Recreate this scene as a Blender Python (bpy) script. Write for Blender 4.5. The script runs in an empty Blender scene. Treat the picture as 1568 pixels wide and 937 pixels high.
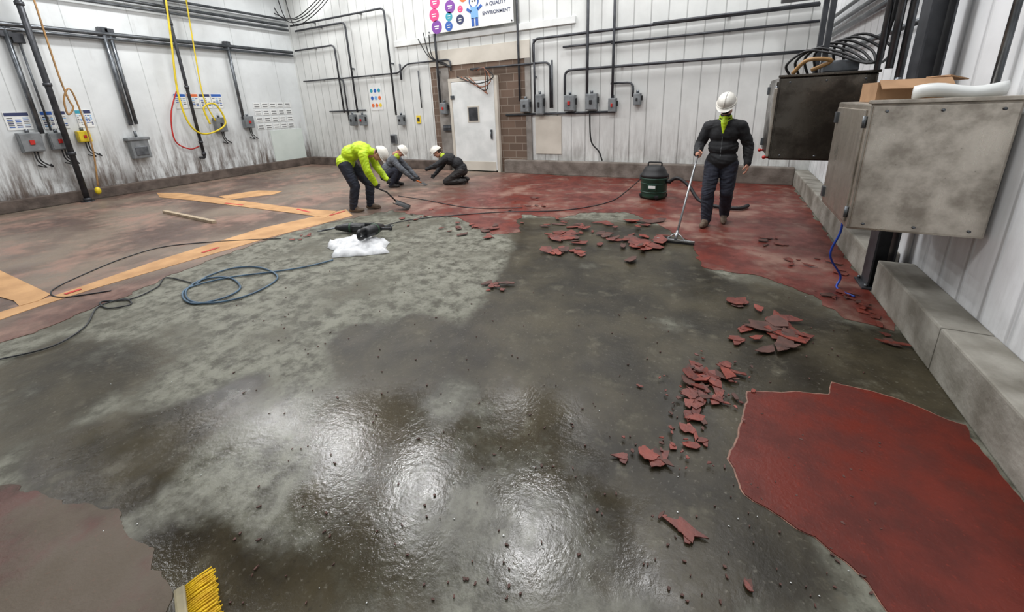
import bpy, bmesh, math, random
import numpy as np
from mathutils import Vector, Matrix, noise
from mathutils.geometry import tessellate_polygon
random.seed(7)
scene=bpy.context.scene
scene.view_settings.view_transform='Standard'
# ------------------------------------------------------------------ survey of the site
# station point recovered from the room's vanishing points; sight lines are intersected with the real floor and wall planes
CAM=Vector((0,0,1.8)); FPX=610.67; CXP=784.0; CYP=340.58
RGT=Vector((0.88857,0.45698,-0.04009)); UPV=Vector((-0.09492,0.26866,0.95855)); FWD=Vector((-0.44881,0.84793,-0.2821))
def sight(x,y): return RGT*((x-CXP)/FPX)-UPV*((y-CYP)/FPX)+FWD
def onplane(x,y,ax,val):
    d=sight(x,y); t=(val-CAM[ax])/d[ax]; return CAM+d*t
def F(x,y,z=0.0): return onplane(x,y,2,z)
YB=9.88; XL=-13.6; XR=1.61; XC=1.36; ZC=6.0
def B(x,y,off=0.0): return onplane(x,y,1,YB-off)
def L(x,y,off=0.0): return onplane(x,y,0,XL+off)
# ------------------------------------------------------------------ materials
def lin(c):
    return tuple(((v/255)/12.92 if v/255<=.04045 else ((v/255+.055)/1.055)**2.4) for v in c)+(1,)
def newmat(name):
    m=bpy.data.materials.new(name); m.use_nodes=True
    nt=m.node_tree; return m,nt,nt.nodes,nt.links,nt.nodes['Principled BSDF']
_mc={}
def mat(name,c1,c2=None,rough=.5,metal=0,scale=8,bump=0.0,bscale=60,stretch=(1,1,1)):
    if name in _mc: return _mc[name]
    m,nt,N,K,b=newmat(name)
    c2=c2 or tuple(max(0,v*.82) for v in c1)
    tc=N.new('ShaderNodeTexCoord'); mp=N.new('ShaderNodeMapping'); mp.inputs['Scale'].default_value=stretch
    K.new(tc.outputs['Object'],mp.inputs['Vector'])
    n=N.new('ShaderNodeTexNoise'); n.inputs['Scale'].default_value=scale; n.inputs['Detail'].default_value=6
    K.new(mp.outputs[0],n.inputs['Vector'])
    r=N.new('ShaderNodeValToRGB'); r.color_ramp.elements[0].position=.35; r.color_ramp.elements[1].position=.65
    r.color_ramp.elements[0].color=lin(c2); r.color_ramp.elements[1].color=lin(c1)
    K.new(n.outputs['Fac'],r.inputs[0]); K.new(r.outputs[0],b.inputs['Base Color'])
    b.inputs['Roughness'].default_value=rough; b.inputs['Metallic'].default_value=metal
    if bump:
        n2=N.new('ShaderNodeTexNoise'); n2.inputs['Scale'].default_value=bscale; n2.inputs['Detail'].default_value=4
        K.new(mp.outputs[0],n2.inputs['Vector'])
        bp=N.new('ShaderNodeBump'); bp.inputs['Strength'].default_value=bump; bp.inputs['Distance'].default_value=.01
        K.new(n2.outputs['Fac'],bp.inputs['Height']); K.new(bp.outputs[0],b.inputs['Normal'])
    _mc[name]=m; return m
def nmath(N,K,op,a,b=None,clamp=False):
    n=N.new('ShaderNodeMath'); n.operation=op; n.use_clamp=clamp
    for i,v in enumerate((a,b)):
        if v is None: continue
        if isinstance(v,(int,float)): n.inputs[i].default_value=v
        else: K.new(v,n.inputs[i])
    return n.outputs[0]
def nnoise(N,K,vec,scale,detail=6,rough=.6):
    n=N.new('ShaderNodeTexNoise'); n.inputs['Scale'].default_value=scale; n.inputs['Detail'].default_value=detail; n.inputs['Roughness'].default_value=rough
    K.new(vec,n.inputs['Vector']); return n.outputs['Fac']
def nmap(N,K,v,a,b,c=0,d=1):
    n=N.new('ShaderNodeMapRange'); n.interpolation_type='SMOOTHSTEP'
    K.new(v,n.inputs[0])
    for i,x in zip((1,2,3,4),(a,b,c,d)): n.inputs[i].default_value=x
    return n.outputs[0]
def nmix(N,K,f,a,b):
    n=N.new('ShaderNodeMix'); n.data_type='RGBA'
    if isinstance(f,(int,float)): n.inputs[0].default_value=f
    else: K.new(f,n.inputs[0])
    for i,v in ((6,a),(7,b)):
        if isinstance(v,tuple): n.inputs[i].default_value=v
        else: K.new(v,n.inputs[i])
    return n.outputs[2]
def wall_mat(name,axis,period,base,ribs,grime=1.0,ribbump=.4,dark=.42):
    m,nt,N,K,b=newmat(name)
    tc=N.new('ShaderNodeTexCoord'); sp=N.new('ShaderNodeSeparateXYZ'); K.new(tc.outputs['Object'],sp.inputs[0])
    co=sp.outputs[axis]; z=sp.outputs[2]
    fr=nmath(N,K,'FRACT',nmath(N,K,'MULTIPLY',co,1/period))
    d=nmath(N,K,'ABSOLUTE',nmath(N,K,'SUBTRACT',fr,.5))
    line=nmap(N,K,d,.0,.5*ribs,1,0)
    n1=nnoise(N,K,tc.outputs['Object'],1.2); 
    mp=N.new('ShaderNodeMapping'); mp.inputs['Scale'].default_value=(5,5,.7); K.new(tc.outputs['Object'],mp.inputs[0])
    n2=nnoise(N,K,mp.outputs[0],1.6,8,.7)
    c=nmix(N,K,nmap(N,K,n1,.3,.7),lin(base),lin(tuple(v*.93 for v in base)))
    c=nmix(N,K,nmath(N,K,'MULTIPLY',line,dark),c,lin(tuple(v*.5 for v in base)))
    g=nmath(N,K,'MULTIPLY',nmap(N,K,z,.1,1.9,1,0),nmap(N,K,n2,.38,.66))
    c=nmix(N,K,nmath(N,K,'MULTIPLY',g,.85*grime,True),c,lin((92,80,72)))
    g3=nmath(N,K,'MULTIPLY',nmap(N,K,z,.2,.9,1,0),nmap(N,K,n1,.45,.6))
    c=nmix(N,K,nmath(N,K,'MULTIPLY',g3,.6*grime,True),c,lin((74,62,54)))
    g2=nmap(N,K,n2,.55,.8)
    c=nmix(N,K,nmath(N,K,'MULTIPLY',g2,.25*grime),c,lin((120,115,108)))
    K.new(c,b.inputs['Base Color']); b.inputs['Roughness'].default_value=.42
    bp=N.new('ShaderNodeBump'); bp.inputs['Strength'].default_value=ribbump; bp.inputs['Distance'].default_value=.03
    K.new(line,bp.inputs['Height']); K.new(bp.outputs[0],b.inputs['Normal'])
    return m
# ------------------------------------------------------------------ mesh builder
def tbox(s,bev=0.0):
    bm=bmesh.new(); bmesh.ops.create_cube(bm,size=1); bmesh.ops.scale(bm,vec=s,verts=bm.verts)
    if bev>0: bmesh.ops.bevel(bm,geom=bm.edges[:],offset=bev,segments=2,affect='EDGES',profile=.6)
    return bm
class MB:
    def __init__(s): s.bm=bmesh.new(); s.mats=[]
    def mi(s,m):
        if m not in s.mats: s.mats.append(m)
        return s.mats.index(m)
    def add(s,bm,m,M=None,smooth=False):
        i=s.mi(m)
        if M is not None: bmesh.ops.transform(bm,matrix=M,verts=bm.verts)
        for f in bm.faces: f.material_index=i; f.smooth=smooth
        me=bpy.data.meshes.new('t'); bm.to_mesh(me); bm.free(); s.bm.from_mesh(me); bpy.data.meshes.remove(me)
    def box(s,c,size,m,bev=0.0,rot=None):
        M=Matrix.Translation(Vector(c))
        if rot is not None: M=M@rot
        s.add(tbox(size,bev),m,M)
    def tube(s,pts,r,m,n=10,caps=True,smooth=True):
        pts=[Vector(p) for p in pts]; k=len(pts)
        if not hasattr(r,'__len__'): r=[r]*k
        bm=bmesh.new(); rings=[]
        t0=(pts[1]-pts[0]).normalized(); u=t0.orthogonal().normalized()
        for i,p in enumerate(pts):
            a=pts[max(i-1,0)]; b=pts[min(i+1,k-1)]; t=(b-a)
            t=t.normalized() if t.length>1e-9 else t0
            u=(u-t*u.dot(t)); u=u.normalized() if u.length>1e-6 else t.orthogonal().normalized()
            v=t.cross(u)
            rings.append([bm.verts.new(p+(u*math.cos(2*math.pi*j/n)+v*math.sin(2*math.pi*j/n))*r[i]) for j in range(n)])
        for i in range(k-1):
            for j in range(n):
                bm.faces.new((rings[i][j],rings[i][(j+1)%n],rings[i+1][(j+1)%n],rings[i+1][j]))
        if caps:
            bm.faces.new(rings[0][::-1]); bm.faces.new(rings[-1])
        s.add(bm,m,None,smooth)
    def cyl(s,a,b,r,m,r2=None,n=20,smooth=True): s.tube([a,b],[r,r if r2 is None else r2],m,n,True,smooth)
    def ell(s,c,rad,m,rot=None,u=16,v=10):
        bm=bmesh.new(); bmesh.ops.create_uvsphere(bm,u_segments=u,v_segments=v,radius=1)
        M=Matrix.Translation(Vector(c))
        if rot is not None: M=M@rot
        M=M@Matrix.Diagonal((rad[0],rad[1],rad[2],1)); s.add(bm,m,M,True)
    def cap(s,a,b,ra,rb,m,n=14):
        a=Vector(a);b=Vector(b);t=(b-a); l=t.length; t=t/l if l>1e-6 else Vector((0,0,1))
        P=[];R=[]
        for q in (1,.92,.7,.38): P.append(a-t*ra*q); R.append(max(ra*math.sqrt(max(0,1-q*q)),ra*.02))
        P+=[a,b];R+=[ra,rb]
        for q in (.38,.7,.92,1): P.append(b+t*rb*q); R.append(max(rb*math.sqrt(max(0,1-q*q)),rb*.02))
        s.tube(P,R,m,n)
    def slab(s,poly,z0,z1,m,jit=0):
        """extruded ground polygon (list of xy)"""
        tris=tessellate_polygon([[Vector((p[0],p[1],0)) for p in poly]])
        bm=bmesh.new(); tp=[bm.verts.new((p[0],p[1],z1)) for p in poly]; bt=[bm.verts.new((p[0],p[1],z0)) for p in poly]
        for t in tris:
            try: bm.faces.new([tp[i] for i in t])
            except: pass
        k=len(poly)
        for i in range(k):
            j=(i+1)%k
            try: bm.faces.new((tp[i],tp[j],bt[j],bt[i]))
            except: pass
        bmesh.ops.recalc_face_normals(bm,faces=bm.faces)
        ups=[f for f in bm.faces if abs(f.normal.z)>.9]
        if ups and sum(f.normal.z for f in ups)<0: bmesh.ops.reverse_faces(bm,faces=bm.faces)
        s.add(bm,m)
    def text(s,st,size,M,m):
        cu=bpy.data.curves.new('t','FONT'); cu.body=st; cu.size=size; cu.align_x='CENTER'; cu.align_y='CENTER'; cu.extrude=.001; cu.offset=.002
        ob=bpy.data.objects.new('t',cu); scene.collection.objects.link(ob)
        dg=bpy.context.evaluated_depsgraph_get(); me=bpy.data.meshes.new_from_object(ob.evaluated_get(dg))
        bm=bmesh.new(); bm.from_mesh(me); bpy.data.objects.remove(ob); bpy.data.meshes.remove(me); s.add(bm,m,M)
    def obj(s,name,parent=None):
        me=bpy.data.meshes.new(name); s.bm.to_mesh(me); s.bm.free()
        for m in s.mats: me.materials.append(m)
        ob=bpy.data.objects.new(name,me); scene.collection.objects.link(ob)
        if parent: ob.parent=parent
        return ob
def empty(name,loc=(0,0,0)):
    e=bpy.data.objects.new(name,None); scene.collection.objects.link(e); e.empty_display_size=.1; return e
def fillet(pts,r,seg=5):
    pts=[Vector(p) for p in pts]; out=[pts[0]]
    for i in range(1,len(pts)-1):
        a,b,c=pts[i-1],pts[i],pts[i+1]; d1=(a-b);d2=(c-b)
        rr=min(r,d1.length*.45,d2.length*.45)
        p1=b+d1.normalized()*rr;p2=b+d2.normalized()*rr
        for k in range(seg+1):
            t=k/seg; out.append(p1*(1-t)**2+b*2*t*(1-t)+p2*t*t)
    out.append(pts[-1]); return out
def smoothpath(pts,n=6):
    pts=[Vector(p) for p in pts]; out=[]
    for i in range(len(pts)-1):
        p0=pts[max(i-1,0)];p1=pts[i];p2=pts[i+1];p3=pts[min(i+2,len(pts)-1)]
        for k in range(n):
            t=k/n; out.append(.5*((2*p1)+(p2-p0)*t+(2*p0-5*p1+4*p2-p3)*t*t+(3*p1-p0-3*p2+p3)*t**3))
    out.append(pts[-1]); return out
# ------------------------------------------------------------------ room shell
def box_obj(name,lo,hi,m,bev=0.0):
    mb=MB(); c=[(a+b)/2 for a,b in zip(lo,hi)]; mb.box(c,[b-a for a,b in zip(lo,hi)],m,bev); return mb.obj(name)
Y0=-3.6
m_wb=wall_mat('white_panel_back',0,.36,(220,222,219),.10,.5,.5,.46)
m_wl=wall_mat('white_panel_left',1,1.22,(215,219,219),.02,1.25,.25)
m_wr=wall_mat('white_corrugated_right',1,.30,(240,242,244),.22,.25,.6,.2)
m_ceil=mat('ceiling_white',(205,207,207),(190,193,193),.6,scale=.7)
box_obj('wall_back',(XL-.2,YB,-.1),(XR+.2,YB+.2,ZC),m_wb)
box_obj('wall_left',(XL-.2,Y0,-.1),(XL,YB,ZC),m_wl)
box_obj('wall_right',(XR,Y0,-.1),(XR+.2,YB,ZC),m_wr)
box_obj('ceiling',(XL-.2,Y0,ZC),(XR+.2,YB+.2,ZC+.15),m_ceil)
# floor grid with wetness attributes
def inside(poly,X,Y):
    c=np.zeros(X.shape,bool); n=len(poly)
    for i in range(n):
        x1,y1=poly[i][:2];x2,y2=poly[(i+1)%n][:2]
        if y1==y2: continue
        cond=((y1>Y)!=(y2>Y))&(X<(x2-x1)*(Y-y1)/(y2-y1)+x1); c^=cond
    return c
def blur(a,k):
    for _ in range(k):
        a=(a+np.roll(a,1,0)+np.roll(a,-1,0)+np.roll(a,1,1)+np.roll(a,-1,1))/5
    return a
st=.06
xs=np.arange(XL-.1,XR+.15,st); ys=np.arange(Y0,YB+.1,st)
X,Y=np.meshgrid(xs,ys)
def ppoly(l): return [tuple(F(*p))[:2] for p in l]
W1=ppoly([(500,520),(560,490),(640,480),(700,500),(740,470),(760,430),(780,400),(790,360),(780,335),(860,335),(1050,350),(1080,410),(1120,430),(1220,450),(1300,500),(1380,500),(1480,640),(1270,640),(1180,690),(1300,937),(1000,937),(940,800),(900,720),(860,640),(820,600),(740,590),(680,600),(600,600),(530,580)])
W2=ppoly([(30,710),(110,660),(230,640),(330,600),(420,560),(400,590),(330,650),(260,700),(220,790),(120,780),(60,760)])
W3=ppoly([(200,800),(330,780),(400,860),(560,937),(220,937)])
W4=ppoly([(0,560),(80,520),(230,520),(260,560),(120,640),(0,700)])
W5=ppoly([(500,600),(900,600),(1000,937),(450,937),(430,780)])
wet=np.maximum.reduce([inside(W1,X,Y)*1.,inside(W2,X,Y)*1.35,inside(W3,X,Y)*1.1,inside(W4,X,Y)*.75,inside(W5,X,Y)*.55,np.full(X.shape,.14)])
film=np.maximum(inside(ppoly([(300,680),(430,600),(860,600),(960,800),(1020,937),(180,937),(200,780)]),X,Y)*1.,inside(W2,X,Y)*.4)
for px,py,rx,ry in [(905,408,26,10),(1020,436,26,8),(1018,496,45,9),(640,525,25,6),(590,497,25,6),(885,430,12,10),(1010,540,25,8),(925,380,20,5),(700,580,30,8)]:
    c=F(px,py); rxm=rx/FPX*(c-CAM).length; a=((X-c.x)**2/2.2+(Y-c.y)**2)<(rxm*.55)**2; wet=np.where(a,.35,wet)
wet=blur(wet,5); film=blur(film,10)
nx,ny=len(xs),len(ys)
verts=[(x,y,0) for y in ys for x in xs]
faces=[(j*nx+i,j*nx+i+1,(j+1)*nx+i+1,(j+1)*nx+i) for j in range(ny-1) for i in range(nx-1)]
me=bpy.data.meshes.new('floor'); me.from_pydata(verts,[],faces)
for nm,arr in (('wet',wet),('film',film)):
    at=me.attributes.new(nm,'FLOAT','POINT'); at.data.foreach_set('value',arr.astype(np.float32).ravel())
fl=bpy.data.objects.new('floor',me); scene.collection.objects.link(fl)
m,nt,N,K,b=newmat('wet_concrete')
tc=N.new('ShaderNodeTexCoord'); P=tc.outputs['Object']
aw=N.new('ShaderNodeAttribute'); aw.attribute_name='wet'; af=N.new('ShaderNodeAttribute'); af.attribute_name='film'
n1=nnoise(N,K,P,1.3,7,.6); n2=nnoise(N,K,P,5.0,7,.66); n3=nnoise(N,K,P,38,5,.6); n4=nnoise(N,K,P,.6,4,.5); n5=nnoise(N,K,P,9,7,.7)
mott=nmap(N,K,nmath(N,K,'ADD',nmath(N,K,'MULTIPLY',n2,.5),nmath(N,K,'MULTIPLY',n5,.5)),.39,.58)
dryc=nmix(N,K,mott,lin((64,62,51)),lin((121,121,109)))
dryc=nmix(N,K,nmap(N,K,n1,.45,.68,0,.75),dryc,lin((84,82,71)))
wetc=nmix(N,K,nmap(N,K,n1,.35,.68),lin((34,30,21)),lin((70,64,49)))
wetc=nmix(N,K,nmap(N,K,n2,.54,.72,0,.8),wetc,lin((88,84,70)))
wv=nmath(N,K,'ADD',aw.outputs['Fac'],nmath(N,K,'MULTIPLY',nmath(N,K,'SUBTRACT',n2,.5),1.1))
wv=nmath(N,K,'ADD',wv,nmath(N,K,'MULTIPLY',nmath(N,K,'SUBTRACT',n1,.5),1.7))
wf=nmap(N,K,wv,.18,.70)
col=nmix(N,K,wf,dryc,wetc)
col=nmix(N,K,nmap(N,K,n3,.58,.75,0,.3),col,lin((146,142,130)))
col=nmix(N,K,nmap(N,K,n3,.30,.42,.4,0),col,lin((34,31,25)))
K.new(col,b.inputs['Base Color'])
fm=nmath(N,K,'MULTIPLY',af.outputs['Fac'],nmap(N,K,n1,.36,.54,.55,1))
rg=nmath(N,K,'SUBTRACT',nmap(N,K,n2,.3,.7,.46,.62),nmath(N,K,'MULTIPLY',wf,.17))
rg=nmath(N,K,'SUBTRACT',rg,nmath(N,K,'MULTIPLY',fm,.34))
rg=nmath(N,K,'MAXIMUM',rg,.09)
K.new(rg,b.inputs['Roughness'])
bp=N.new('ShaderNodeBump'); bp.inputs['Strength'].default_value=.3; bp.inputs['Distance'].default_value=.010
K.new(nmath(N,K,'ADD',nmath(N,K,'MULTIPLY',n3,.4),n2),bp.inputs['Height']); K.new(bp.outputs[0],b.inputs['Normal'])
K.new(nmath(N,K,'ADD',nmath(N,K,'MULTIPLY',fm,.18),.28),b.inputs['Specular IOR Level'])
me.materials.append(m)
# coatings
def ragged(poly,amp,step=.05,seed=0):
    out=[]; n=len(poly)
    for i in range(n):
        a=Vector((poly[i][0],poly[i][1],0)); b_=poly[(i+1)%n]; b2=Vector((b_[0],b_[1],0))
        k=max(1,int((b2-a).length/step)); k=min(k,60)
        for j in range(k):
            p=a.lerp(b2,j/k); q=Vector((p.x*6,p.y*6,seed))
            d=noise.noise_vector(q)*amp+noise.noise_vector(q*3.1)*amp*.5
            out.append((p.x+d.x,p.y+d.y))
    return out
def paint_mat(name,c1,c2,worn,wornamt,rough,axisgrad=None,wr=(.52,.70)):
    m,nt,N,K,b=newmat(name); tc=N.new('ShaderNodeTexCoord'); P=tc.outputs['Object']
    n1=nnoise(N,K,P,1.1,7,.62); n2=nnoise(N,K,P,4,6,.6); n3=nnoise(N,K,P,55,4,.6); n4=nnoise(N,K,P,.5,5,.6)
    c=nmix(N,K,nmap(N,K,n2,.35,.65),lin(c1),lin(c2))
    if axisgrad:
        sp=N.new('ShaderNodeSeparateXYZ'); K.new(P,sp.inputs[0])
        g=nmap(N,K,nmath(N,K,'ADD',sp.outputs[0],nmath(N,K,'MULTIPLY',n1,1.5)),axisgrad[0],axisgrad[1])
        d=nmix(N,K,nmap(N,K,n2,.3,.7),lin(axisgrad[2]),lin(axisgrad[3]))
        d=nmix(N,K,nmap(N,K,n4,.38,.60,0,.9),d,lin(axisgrad[4]))
        c=nmix(N,K,g,d,c)
    wn=nmath(N,K,'ADD',nmath(N,K,'MULTIPLY',n1,.65),nmath(N,K,'MULTIPLY',n2,.35))
    if wornamt: c=nmix(N,K,nmap(N,K,wn,wr[0],wr[1],0,wornamt),c,lin(worn))
    c=nmix(N,K,nmap(N,K,n3,.6,.75,0,.35),c,lin(tuple(min(255,v*1.45) for v in c1)))
    K.new(c,b.inputs['Base Color'])
    K.new(nmap(N,K,n2,.35,.65,rough,rough+.2),b.inputs['Roughness'])
    bp=N.new('ShaderNodeBump'); bp.inputs['Strength'].default_value=.35; bp.inputs['Distance'].default_value=.006
    K.new(n3,bp.inputs['Height']); K.new(bp.outputs[0],b.inputs['Normal']); b.inputs['Specular IOR Level'].default_value=.28; return m
m_red=paint_mat('red_epoxy_paint',(99,35,24),(78,28,20),(74,42,33),.6,.34)
m_redb=paint_mat('red_epoxy_worn',(109,49,40),(78,35,30),(146,116,103),.8,.32,(-5.6,-3.2,(92,75,67),(68,54,48),(126,113,100)),(.47,.64))
m_purp=paint_mat('purple_worn_paint',(88,56,49),(44,29,25),(92,82,70),.95,.36,None,(.42,.56))
m_rim=mat('bond_residue',(150,112,96),(110,84,72),.6,scale=20)
edge=[(0,525),(60,508),(150,470),(280,415),(400,370),(500,342),(560,330),(600,322),(640,330),(700,332),(720,345),(760,360),(800,355),(790,340),(800,328),(860,333),(900,325),(960,325),(1010,345),(1040,362),(1065,375),(1070,410),(1110,415),(1170,425),(1220,440),(1250,455),(1280,480),(1300,490),(1362,502)]
poly=[(-5.2,-3.5),(-5.3,-1)]+ppoly(edge)+[(1.35,4.0),(1.35,9.68),(-13.4,9.68),(-13.4,-3.5)]
mb=MB(); mb.slab(ragged(poly,.08,.05,1),.0005,.0045,m_redb); mb.obj('worn_red_floor_coating')
redR=ppoly([(1117,705),(1130,670),(1140,640),(1143,600),(1180,603),(1270,606),(1275,588),(1300,592),(1330,600),(1380,615),(1437,640)])+[(1.33,2.70),(1.35,2.2),(1.35,.6),(.9,.9)]+ppoly([(1360,937),(1330,895),(1290,860),(1250,828),(1225,815),(1200,795),(1165,775),(1140,757),(1125,725)])
rr=ragged(redR,.022,.025,2); cxr=sum(p[0] for p in rr)/len(rr); cyr=sum(p[1] for p in rr)/len(rr)
mb=MB(); mb.slab([(min(1.355,cxr+(x-cxr)*1.012),cyr+(y-cyr)*1.012) for x,y in rr],.0004,.002,m_rim); mb.slab(rr,.002,.0065,m_red); mb.obj('red_floor_coating')
bl=ppoly([(-250,690),(-60,718),(0,728),(45,750),(70,765),(120,770),(165,785),(205,815),(215,850),(245,880),(250,937),(240,1050)])+[(-1.9,-.2),(-4.5,-.6)]
mb=MB(); mb.slab(ragged(bl,.055,.02,3),.0005,.003,m_purp); mb.obj('purple_floor_coating')
# curbs
m_curb=mat('curb_concrete',(158,155,146),(112,108,98),.75,scale=3.5,bump=.6,bscale=25)
m_curbd=mat('curb_dirty',(104,92,84),(70,60,54),.7,scale=4,bump=.5,bscale=25)
m_curbg=mat('curb_grey',(128,120,112),(92,84,76),.7,scale=4,bump=.5,bscale=25)
mb=MB(); yy=4.5
for ln in (1.25,1.3,1.28,1.3,1.3,1.25): mb.box(((XC+XR)/2,yy-ln/2,.16),(XR-XC,ln-.006,.32),m_curb,.014); yy-=ln
mb.obj('baseboard_right')
box_obj('baseboard_right_far',(XC,4.82,0),(XR,YB,.30),m_curb,.02)
dx0=B(705,262).x; dx1=B(766,262).x
bL=B(668,200).x; bR=B(815,200).x
box_obj('baseboard_back',(dx1+.25,9.68,0),(XC-.002,YB,.36),m_curbg,.02)
box_obj('baseboard_back_left',(XL+.15,9.68,0),(dx0-.25,YB,.27),m_curbd,.02)
box_obj('baseboard_left',(XL,Y0,0),(-13.45,YB,.26),m_curbd,.02)
# ------------------------------------------------------------------ door and masonry
m_brick,nt,N,K,b=newmat('brown_blockwork')
tc=N.new('ShaderNodeTexCoord'); sp=N.new('ShaderNodeSeparateXYZ'); K.new(tc.outputs['Object'],sp.inputs[0]); cb=N.new('ShaderNodeCombineXYZ')
K.new(sp.outputs[0],cb.inputs[0]); K.new(sp.outputs[2],cb.inputs[1])
br=N.new('ShaderNodeTexBrick'); K.new(cb.outputs[0],br.inputs['Vector']); br.inputs['Scale'].default_value=1.25
br.inputs['Color1'].default_value=lin((112,92,78)); br.inputs['Color2'].default_value=lin((92,76,64)); br.inputs['Mortar'].default_value=lin((134,122,110)); br.inputs['Mortar Size'].default_value=.012
K.new(br.outputs[0],b.inputs['Base Color']); b.inputs['Roughness'].default_value=.8
m_grey=mat('grey_render',(150,146,140),(112,106,100),.7,scale=3)
m_cream=mat('cream_panel',(206,200,188),(190,184,172),.5,scale=2)
m_white=mat('white_gloss',(228,230,228),(210,213,211),.35,scale=3)
m_steel=mat('galvanised_steel',(118,122,126),(86,90,94),.35,.7,scale=6)
m_dark=mat('dark_pipe',(74,76,80),(52,54,58),.45,.4,scale=6)
m_blk=mat('black_rubber',(26,26,28),(18,18,20),.55)
m_ebox=mat('grey_enclosure',(128,132,134),(104,108,110),.45,.1)
m_yel=mat('yellow_plastic',(225,200,40),(200,176,30),.45)
m_redp=mat('red_plastic',(190,40,30),(160,30,25),.4)
ztop=B(745,95).z; zd=B(730,124).z
box_obj('wall_back_blockwork',(bL,YB-.02,0),(bR-.15,YB,ztop),m_brick)
box_obj('trim_1',(bR-.15,YB-.045,.0),(bR,YB,ztop),m_grey,.005)
box_obj('trim_2',(bL,YB-.045,ztop),(bR,YB,ztop+.42),m_cream,.005)
box_obj('trim_3',(dx0-.55,YB-.05,.0),(dx0-.12,YB-.02,ztop-.05),m_grey,.005)
s0=B(605,67);s1=B(882,33)
box_obj('trim_4',(s0.x,YB-.06,(s0.z+s1.z)/2-.07),(s1.x,YB,(s0.z+s1.z)/2+.09),m_white,.01)
mb=MB()
w=dx1-dx0; cx=(dx0+dx1)/2
mb.box((cx,YB-.09,zd/2+.02),(w,.10,zd-.04),m_white,.012)
for sx in (dx0-.05,dx1+.05): mb.box((sx,YB-.085,zd/2),(.09,.12,zd+.05),m_cream,.008)
mb.box((cx,YB-.085,zd+.05),(w+.19,.12,.09),m_cream,.008)
mb.box((cx,YB-.148,zd*.60+.12),(.38,.010,.44),m_cream,.003)
mb.box((cx,YB-.156,zd*.60+.12),(.30,.008,.36),m_dark,.003)
mb.box((dx1-.12,YB-.17,1.05),(.05,.05,.26),m_steel,.01); mb.cyl((dx1-.12,YB-.21,.98),(dx1-.12,YB-.21,1.12),.014,m_steel)
for z in (.35,zd-.4): mb.box((dx0+.03,YB-.16,z),(.12,.03,.10),m_steel,.006)
mb.box((cx,YB-.147,.16),(w-.08,.01,.26),m_cream,.003)
mb.obj('door_1')
# ------------------------------------------------------------------ conduits
def snap(pts,ai):
    """true up runs: ai = horizontal axis index on the wall"""
    pts=[Vector(p) for p in pts]
    for i in range(1,len(pts)):
        d=pts[i]-pts[i-1]
        if abs(d[ai])<.4*abs(d.z): pts[i][ai]=pts[i-1][ai]
        elif abs(d.z)<.2*abs(d[ai]): pts[i].z=pts[i-1].z
    return pts
def run(mb,fn,ai,pix,r=.028,off=.09,m=None,top=False,fr=.16):
    pts=snap([fn(x,y,off) for x,y in pix],ai)
    if top: p=pts[0].copy(); p.z=ZC-.05; pts=[p]+pts
    mb.tube(fillet(pts,fr),r,m or m_dark,8)
    for i in range(len(pts)-1):   # straps
        a,b_=pts[i],pts[i+1]; l=(b_-a).length; k=int(l/1.6)
        for j in range(k):
            p=a.lerp(b_,(j+.5)/k); sz=[.05,.05,.05]; 
            ax=1 if ai==0 else 0; sz[ax]=off-.01; q=p.copy(); q[ax]+= ((off-.01)/2 if ai==0 else -(off-.01)/2)
            mb.box(q,sz,m_steel,.004)
mb=MB()
BR=[([(452,78),(512,73),(545,172)],.028,.09),([(452,48),(528,37),(556,172)],.03,.12),([(445,40),(588,18),(614,176)],.03,.15),
([(465,125),(525,120),(528,185)],.024,.08),([(525,120),(612,116),(622,98),(690,103),(693,108)],.024,.08),([(612,98),(616,122)],.03,.08),
([(720,106),(790,95),(842,90),(853,165)],.026,.08),([(817,95),(817,60),(905,50),(1000,40),(1255,14)],.032,.1),([(817,60),(822,172)],.028,.1),
([(862,72),(940,66)],.026,.08),([(865,170),(866,108),(1050,92),(1240,76)],.032,.1),([(936,66),(1000,62),(1255,36)],.026,.08),
([(935,128),(970,125),(976,148)],.024,.08),([(505,171),(560,168)],.024,.06),([(775,176),(942,172)],.03,.05),([(845,92),(848,165)],.026,.12),
([(1000,36),(1255,6)],.03,.14),([(640,108),(648,165)],.016,.06)]
for p,r,o in BR: run(mb,B,0,p,r,o)
for px,y1 in ((666,158),(900,150),(940,160)): run(mb,B,0,[(px,60),(px,y1)],.032,.14,top=True)
run(mb,B,0,[(793,60),(800,155)],.028,.07,top=True)
mb.obj('electrical_conduit')
mb=MB()
for p,r in (([(0,38),(455,80)],.05),([(0,44),(455,86)],.035),([(200,8),(440,40)],.04),([(235,4),(443,47)],.035),([(275,2),(445,32)],.035)):
    a=L(*p[0],.13); c=L(*p[-1],.13); z=(a.z+c.z)/2 if r==.05 else c.z; 
    if p[0]==(0,44): z=(a.z+c.z)/2
    mb.tube([(a.x,Y0+.2,z),(a.x,YB-.1,z)],r,m_steel,10)
for px,y0,y1,r in ((8,50,205,.045),(158,50,192,.05),(168,52,190,.04),(348,70,182,.045),(28,60,200,.02)):
    a=L(px,y0,.12); yb_=a.y
    z1=L(px+(y1-y0)*.33,y1,.12).z; mb.tube([(a.x,yb_,a.z+.12),(a.x,yb_,z1)],r,m_steel,10)
    mb.box((a.x-.03,yb_,a.z+.02),(.12,.18,.2),m_dark,.01)
mb.obj('electrical_conduit')
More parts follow.
